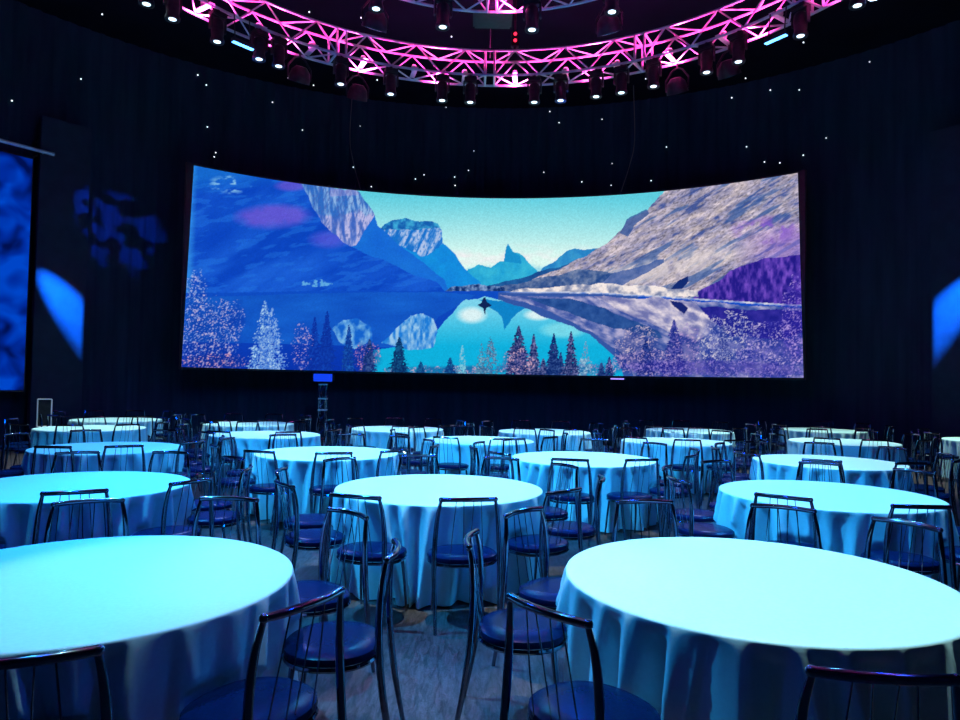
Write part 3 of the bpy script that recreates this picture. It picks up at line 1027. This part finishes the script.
# bright LED battens
for a, wh in ((-49.8, 'left'), (56.7, 'right')):
    t = thing('hanging_led_batten', 'bright blue-white LED bar under the %s side of the large ring' % wh, 'stage light', pol(5.78, a, 7.66), -math.radians(a), 'led battens')
    bm = bmesh.new()
    box(bm, 0, 0, 0, 0.42, 0.09, 0.08, None, 0.01)
    obj('housing', bm, M['black'], t)
    bm = bmesh.new()
    box(bm, 0, -0.01, -0.046, 0.40, 0.07, 0.016, None, 0.004)
    obj('lens', bm, M['lens_bar'], t)
    bm = bmesh.new()
    for s in (-1, 1):
        sweep(bm, [(s * 0.15, 0, 0.03), (s * 0.15, 0.05, 0.47)], 0.012, 6)
    obj('bracket', bm, M['black'], t)

# big dim wash lights
for i, (r, a) in enumerate([(6.20, -36.9), (6.36, -25.4), (6.36, 35.7), (6.25, 45.5), (3.46, -34.0), (3.46, 34.0)]):
    t = thing('hanging_wash_light', 'big round wash light with dim blue lens on %s ring, %s from left' % (('large', ordn[i]) if i < 4 else ('small', ordn[i - 4])), 'stage light', pol(r, a, 8.1), -math.radians(a), 'dim wash lights')
    bm = bmesh.new()
    sweep(bm, [(-0.22, 0, -0.52), (-0.23, 0, -0.3), (-0.1, 0, -0.12), (0, 0, -0.08), (0.1, 0, -0.12), (0.23, 0, -0.3), (0.22, 0, -0.52)], 0.018, 8)
    sweep(bm, [(0, 0, -0.08), (0, 0, 0.01)], 0.02, 8)
    obj('yoke', bm, M['black'], t)
    mt = Matrix.Translation((0, 0, -0.50)) @ Matrix.Rotation(math.radians(28), 4, 'X')
    bm = bmesh.new()
    lathe(bm, [(0.001, 0.22), (0.10, 0.21), (0.18, 0.12), (0.205, 0.0), (0.21, -0.08), (0.195, -0.08), (0.19, -0.05), (0.001, -0.05)], 28, mt, cap=False)
    h = obj('head', bm, M['black'], t)
    bm = bmesh.new()
    lathe(bm, [(0.001, -0.055), (0.188, -0.055), (0.185, -0.072), (0.10, -0.088), (0.001, -0.092)], 28, mt, cap=False)
    obj('lens', bm, M['lens_dim'], h)

# pink wash lamps that sit inside the box truss
for i in range(16):
    a = -75 + i * 10 if i < 16 else 0
    t = thing('pink_lamp', 'small pink wash lamp inside the large ring truss, %s from left' % ordn[i], 'stage light', pol(6.15, a, 8.205), -math.radians(a), 'pink lamps inside the large ring')
    bm = bmesh.new()
    lathe(bm, [(0.001, 0.0), (0.05, 0.0), (0.06, 0.03), (0.06, 0.11), (0.05, 0.12), (0.001, 0.12)], 14, cap=False)
    box(bm, 0, 0, -0.015, 0.1, 0.5, 0.02)
    obj('housing', bm, M['steel'], t)
    bm = bmesh.new()
    lathe(bm, [(0.001, 0.122), (0.046, 0.122), (0.04, 0.135), (0.001, 0.14)], 14, cap=False)
    obj('lens', bm, M['lens_pink'], t)

# projector pod hanging at the centre
t = thing('projector', 'black projector hanging at the top centre between the two rings', 'projector', (0.12, 12.6, 8.55))
bm = bmesh.new()
box(bm, 0, 0, 0, 0.72, 0.62, 0.36, None, 0.03)
obj('body', bm, M['black'], t)
bm = bmesh.new()
for z in (-0.05, 0.0, 0.05):
    box(bm, 0, -0.315, z - 0.06, 0.6, 0.012, 0.02)
obj('vent', bm, M['panel'], t)
for x in (-0.14, 0.18):
    bm = bmesh.new()
    box(bm, x, -0.316, 0.12, 0.09, 0.016, 0.028)
    obj('indicator', bm, M['lens_yellow'], t)
bm = bmesh.new()
lathe(bm, [(0.001, 0), (0.10, 0), (0.11, 0.10), (0.085, 0.10), (0.08, 0.03), (0.001, 0.03)], 20, Matrix.Translation((0, 0.30, 0)) @ Matrix.Rotation(-PI / 2, 4, 'X'), cap=False)
obj('lens', bm, M['black'], t)
bm = bmesh.new()
for x in (-0.3, 0.3):
    for y in (-0.22, 0.22):
        sweep(bm, [(x, y, 0.17), (x * 0.8, y * 0.8, H_CEIL - 8.55)], 0.012, 6)
obj('bracket', bm, M['black'], t)
# chain hoist with red light
t = thing('chain_hoist', 'dark chain hoist with red lights beside the projector, against the ring', 'hoist', (0.62, 14.45, 8.0))
bm = bmesh.new()
box(bm, 0, 0, 0.95, 0.16, 0.16, 0.34, None, 0.02)
sweep(bm, [(0, 0, 0.7), (0, 0, 2.5)], 0.02, 8)
obj('body', bm, M['black'], t)
bm = bmesh.new()
sweep(bm, [(0, 0, 0.82), (0, 0, 0.68)], 0.035, 8)
obj('hook', bm, M['black'], t)
for z in (1.04, 0.90):
    bm = bmesh.new()
    bmesh.ops.create_uvsphere(bm, u_segments=10, v_segments=8, radius=0.035, matrix=Matrix.Translation((0, -0.085, z)))
    obj('indicator', bm, M['lens_red'], t)

# cables hanging down to the screen's top edge
for wh, p0, p1 in (('left', (-3.55, 20.0, 7.26), (-3.95, 20.3, 8.9)), ('right', (3.95, 19.75, 7.26), (4.4, 20.1, 8.9))):
    bm = bmesh.new()
    a, b = Vector(p0), Vector(p1)
    top = Vector((b.x + (0.05 if wh == 'left' else -0.05), b.y, H_CEIL))
    sweep(bm, spline([a, a.lerp(b, 0.5) + Vector((0.05 if wh == 'left' else -0.05, 0, 0)) * -1, b, top], 6), 0.013, 6)
    tag(obj('hanging_cable', bm, M['cable']), 'thin pale cable slanting down to the screen top, %s of centre' % wh, 'cable', 'screen cables')

# ------------------------------------------------------------------ star lamps
STARS = [(-9.22, 16.44, 10.4), (-10.07, 17.18, 9.16), (-10.96, 16.01, 8.11), (-7.98, 19.14, 10.19), (-7.79, 19.28, 9.97), (-6.9, 19.88, 10.4), (-5.67, 19.79, 10.4), (-5.05, 20.25, 10.4), (-6.23, 20.26, 9.91), (-7.74, 19.32, 8.79), (-5.43, 20.65, 9.24), (-7.54, 19.46, 8.11), (-7.57, 19.44, 7.98), (-4.18, 16.17, 10.4), (-2.99, 16.39, 10.4), (-2.92, 16.65, 10.4), (-0.86, 17.22, 10.4), (-1.21, 21.72, 10.4), (-0.31, 21.84, 9.1), (-0.47, 21.84, 8.47), (-0.9, 21.81, 8.24), (-0.88, 21.81, 7.97), (-1.86, 21.71, 8.26), (-2.12, 21.66, 8.11), (-3.99, 21.21, 8.31), (-3.45, 21.37, 7.76), (-3.11, 19.81, 10.4), (2.06, 21.71, 10.36), (2.35, 21.66, 9.99), (3.65, 21.37, 10.01), (3.96, 21.28, 8.59), (1.9, 21.73, 8.42), (3.07, 21.52, 8.07), (3.94, 21.29, 7.91), (3.58, 18.89, 10.4), (-3.82, 21.27, 9.62), (9.85, 17.64, 10.18), (8.59, 18.82, 9.93), (7.99, 19.28, 10.11), (7.32, 19.28, 10.4), (7.12, 19.86, 10.12), (9.1, 18.37, 8.44), (7.47, 19.64, 8.61), (8.67, 18.75, 8.09), (7.87, 19.37, 8.09), (8.2, 19.13, 7.99), (5.07, 20.89, 7.96), (7.98, 17.2, 10.4), (4.55, 19.42, 10.4), (5.48, 20.72, 8.94)]
star_me = None
for x, y, z in STARS:
    if star_me is None:
        bm = bmesh.new()
        bmesh.ops.create_icosphere(bm, subdivisions=2, radius=0.019)
        o_ = obj('star_light', bm, M['star'])
        star_me = o_.data
    else:
        o_ = link(bpy.data.objects.new('star_light', star_me))
    if z > 10.39:
        k = (H_CEIL - 0.015 - 1.69) / (z - 1.69)
        x, y, z = x * k, y * k, H_CEIL - 0.015
        plc = 'on the black ceiling'
    else:
        dx, dy = x - CX, y - CY
        k = (R_WALL - 0.0) / math.hypot(dx, dy)
        x, y = CX + dx * k, CY + dy * k
        plc = 'on the black drape above the screen'
    o_.location = (x, y, z)
    side = 'left part' if x < -4.3 else ('middle part' if x < 4.5 else 'right part')
    tag(o_, 'tiny white star light %s, %s' % (plc, side), 'light', 'star lights %s, %s' % (plc, side))

# ------------------------------------------------------------------ floor stands in front of the screen
t = thing('lighting_tower', 'slim dark tower with pale bands and glowing blue head below the screen', 'tower', (-4.17, 18.6, 0))
bm = bmesh.new()
lathe(bm, [(0.001, 0), (0.28, 0), (0.28, 0.03), (0.001, 0.03)], 24, cap=False)
obj('base', bm, M['black'], t)
bm = bmesh.new()
for sx in (-1, 1):
    for sy in (-1, 1):
        sweep(bm, [(sx * 0.085, sy * 0.085, 0.02), (sx * 0.085, sy * 0.085, 1.62)], 0.018, 8)
for k in range(8):
    z = 0.06 + k * 0.19
    s = 1 if k % 2 else -1
    for q in (-1, 1):
        sweep(bm, [(-s * 0.085, q * 0.085, z), (s * 0.085, q * 0.085, z + 0.19)], 0.01, 6)
        sweep(bm, [(q * 0.085, -s * 0.085, z), (q * 0.085, s * 0.085, z + 0.19)], 0.01, 6)
obj('pole', bm, M['chrome'], t)
for z in (0.92, 1.22, 1.60):
    bm = bmesh.new()
    box(bm, 0, 0, z, 0.215, 0.215, 0.035, None, 0.004)
    obj('band', bm, M['tape'], t)
bm = bmesh.new()
box(bm, 0, 0.03, 1.78, 0.56, 0.20, 0.25, None, 0.05)
h = obj('lamp_head', bm, M['black'], t)
bm = bmesh.new()
box(bm, 0, -0.075, 1.78, 0.50, 0.02, 0.20, None, 0.009)
obj('lens', bm, M['lens_blue'], h)

t = thing('sign_stand', 'slim stand with pale upright frame behind the far left tables', 'stand', (-9.42, 15.13, 0), math.radians(28))
bm = bmesh.new()
for s in (-1, 1):
    sweep(bm, [(s * 0.13, 0, 0.6), (s * 0.13, 0, 1.19)], 0.014, 6)
sweep(bm, [(-0.13, 0, 1.19), (0.13, 0, 1.19)], 0.014, 6)
sweep(bm, [(-0.13, 0, 0.6), (0.13, 0, 0.6)], 0.014, 6)
obj('frame', bm, M['tape'], t)
bm = bmesh.new()
box(bm, 0, 0.012, 0.895, 0.25, 0.012, 0.58)
obj('panel', bm, M['black'], t)
bm = bmesh.new()
sweep(bm, [(0, 0.02, 0.0), (0, 0.02, 0.7)], 0.016, 8)
lathe(bm, [(0.001, 0), (0.17, 0), (0.17, 0.02), (0.001, 0.025)], 20, cap=False)
obj('pole', bm, M['black'], t)

t = thing('led_batten', 'small dim LED bar clipped under the screen, right of centre', 'stage light', pol(11.95, 18.6, 1.90), -math.radians(18.6))
bm = bmesh.new()
box(bm, 0, 0, 0, 0.44, 0.08, 0.06, None, 0.01)
obj('housing', bm, M['black'], t)
bm = bmesh.new()
box(bm, 0, -0.042, 0, 0.38, 0.012, 0.035, None, 0.004)
obj('lens', bm, M['lens_violet'], t)

# ------------------------------------------------------------------ lights
def spot(loc, target, energy, color, size=70, blend=1.0, radius=0.12, name='spot'):
    l = bpy.data.lights.new(name, 'SPOT')
    l.energy = energy
    l.color = color
    l.spot_size = math.radians(size)
    l.spot_blend = blend
    l.shadow_soft_size = radius
    o_ = bpy.data.objects.new(name, l)
    link(o_)
    o_.location = loc
    d = Vector(target) - Vector(loc)
    o_.rotation_euler = d.to_track_quat('-Z', 'Y').to_euler()
    return o_


PALE = (0.70, 0.97, 0.80)
CYAN = (0.50, 0.84, 0.90)
SKY = (0.10, 0.56, 1.0)
AZUR = (0.02, 0.42, 1.0)
BLUE = (0.0, 0.10, 1.0)
DOWN = [  # straight-down spots added without fixtures to brighten the table tops: x, y, z, energy, colour, cone
    (1.36, 3.46, 10.3, 4200, PALE, 17),
    (-1.15, 3.2, 10.3, 2200, CYAN, 16),
    (-2.3, 3.5, 10.3, 1500, AZUR, 18),
    (-3.46, 6.04, 10.3, 2600, SKY, 17),
    (-0.34, 6.23, 10.3, 3900, PALE, 16),
    (3.12, 6.26, 10.3, 3300, CYAN, 17),
    (-4.9, 9.25, 10.3, 2800, SKY, 16),
    (-1.96, 9.09, 10.3, 4000, PALE, 16),
    (1.34, 8.96, 10.3, 4200, PALE, 16),
    (4.55, 9.1, 10.3, 3800, PALE, 17),
    (-7.3, 13.9, 10.3, 5000, PALE, 40),
    (-3.0, 13.0, 7.4, 2100, PALE, 46),
    (0.5, 12.8, 7.4, 2100, PALE, 46),
    (3.9, 13.2, 7.4, 2100, PALE, 46),
    (7.4, 14.2, 10.3, 5200, PALE, 40),
    (10.1, 13.6, 10.3, 2600, PALE, 20),
]
for x, y, z, en, col, sz in DOWN:
    spot((x, y, z), (x, y, 0.76), en, col, sz, 0.45 if sz < 20 else 0.8, 0.08, 'added_down_spot')
SIDE = [  # azure lights, on the rings but for the first, that rake the cloths: angle, radius, target, energy, cone
    (230, 5.2, (0.1, 6.6), 9500, 58),  # added key lamp up by the ceiling, off the rings and without fixture
    (128, 6.3, (1.6, 8.0), 1300, 62),
    (262, 6.3, (-0.6, 8.6), 1800, 66),
    (185, 3.0, (-1.5, 12.6), 1700, 66),
    (120, 3.0, (3.0, 12.6), 2000, 66),
    (240, 3.0, (-4.5, 12.0), 2000, 66),
    (-12, 5.3, (-0.6, 3.8), 700, 50),
    (-70, 6.3, (-2.2, 4.4), 1300, 46),
    (62, 6.3, (2.2, 4.4), 1300, 46),
]
for a, r, tg, en, sz in SIDE:
    spot(pol(r, a, 10.1 if en > 7000 else 7.5), (tg[0], tg[1], 0.5), en, (0.03, 0.46, 1.0), sz, 1.0, 0.06, 'rake_spot')
# deep blue washes from round the ring
for a in range(15, 375, 60):
    p = pol(6.6, a, 7.4)
    spot(p, (CX + (CX - p.x) * 0.25, CY + (CY - p.y) * 0.25, 0.4), 480, BLUE, 120, 1.0, 0.25, 'blue_wash')
# pale back lights added above the screen, no fixtures, for glints on far chair rails
for x in (-6.0, 0.0, 6.0):
    spot((x, 18.2, 8.6), (x * 0.8, 11.5, 0.7), 700, (0.35, 0.50, 1.0), 66, 1.0, 0.05, 'added_back_light')
# white-violet light on the aisle near the camera
spot(pol(3.0, 190, 7.6), (-0.30, 3.5, 0), 430, (0.85, 0.42, 0.82), 24, 0.6, 0.03, 'aisle_spot')
# pink uplights at the foot of the trusses
for R_, n_, en in ((6.15, 24, 330), (3.18, 10, 220)):
    for i in range(n_):
        p = pol(R_, i * 360 / n_ + 5, 8.02)
        spot(p, (p.x, p.y, 10), en, (1.0, 0.035, 0.38), 150, 0.35, 0.05, 'pink_uplight')
# blue side beams on the wall panels
def wall_beam(pt, src, energy, size, col=(0.01, 0.20, 1.0)):
    return spot(src, pt, energy, col, size, 1.0, 0.02, 'wall_beam')


def shutter(o_, e0, e1, keep):
    """profile-spot shutter: the beam stops at the vertical edge e0-e1; keep is a point that stays lit"""
    p = o_.location
    n = (Vector(e0) - p).cross(Vector(e1) - p).normalized()
    if n.dot(Vector(keep) - p) < 0:
        n = -n
    ld = o_.data
    ld.use_nodes = True
    N, L = ld.node_tree.nodes, ld.node_tree.links
    em = N.get('Emission')
    ge = N.new('ShaderNodeNewGeometry')
    vm = N.new('ShaderNodeVectorMath')
    vm.operation = 'DOT_PRODUCT'
    vm.inputs[1].default_value = n
    mr = N.new('ShaderNodeMapRange')
    mr.inputs[1].default_value = 0.0
    mr.inputs[2].default_value = 0.004
    L.new(ge.outputs['Incoming'], vm.inputs[0])
    L.new(vm.outputs['Value'], mr.inputs[0])
    L.new(mr.outputs[0], em.inputs['Strength'])


w1 = wall_beam(pol(12.9, -50.0, 3.2), pol(12.2, -61.0, 6.0), 50000, 16)
shutter(w1, pol(12.95, -49.05, 0), pol(12.95, -49.05, 6), pol(12.95, -51, 3))
w2 = wall_beam(pol(12.9, 54.9, 3.5), pol(12.2, 66.0, 6.3), 50000, 16)
shutter(w2, pol(12.95, 53.5, 0), pol(12.95, 53.5, 6), pol(12.95, 56, 3))
# leaf-pattern spots on the drape left of the screen
g = spot(pol(9.0, -62, 7.6), pol(13.5, -45.0, 5.5), 2400, (0.0, 0.09, 1.0), 21, 0.5, 0.02, 'gobo_spot')
ld = g.data
ld.use_nodes = True
N, L = ld.node_tree.nodes, ld.node_tree.links
em = N.get('Emission') or N.new('ShaderNodeEmission')
tc = N.new('ShaderNodeTexCoord')
no = N.new('ShaderNodeTexNoise')
no.inputs['Scale'].default_value = 11
no.inputs['Detail'].default_value = 1
rp = N.new('ShaderNodeMapRange')
rp.inputs[1].default_value = 0.48
rp.inputs[2].default_value = 0.56
L.new(tc.outputs['Normal'], no.inputs['Vector'])
L.new(no.outputs['Fac'], rp.inputs[0])
L.new(rp.outputs[0], em.inputs['Strength'])

# ------------------------------------------------------------------ world, camera, view
w = bpy.data.worlds.new('dim_room_air')
S.world = w
w.use_nodes = True
bg = w.node_tree.nodes['Background']
bg.inputs[0].default_value = (0.0, 0.02, 0.09, 1)
bg.inputs[1].default_value = 0.5

cam = bpy.data.cameras.new('camera')
cam.sensor_width = 36
cam.lens = 696.5 / 960 * 36
cam.clip_end = 100
co = bpy.data.objects.new('camera', cam)
link(co)
co.matrix_world = Matrix.Translation((0, 0, 1.69)) @ Matrix.Rotation(math.radians(90 + 1.96), 4, 'X') @ Matrix.Rotation(math.radians(1.013), 4, 'Z')
S.camera = co
S.view_settings.view_transform = 'Standard'
S.view_settings.look = 'None'
S.view_settings.exposure = 0
S.view_settings.gamma = 1
S.view_settings.use_curve_mapping = False
S.cycles.max_bounces = 5
S.cycles.diffuse_bounces = 3
S.cycles.glossy_bounces = 3
S.cycles.sample_clamp_indirect = 4
S.cycles.use_denoising = True
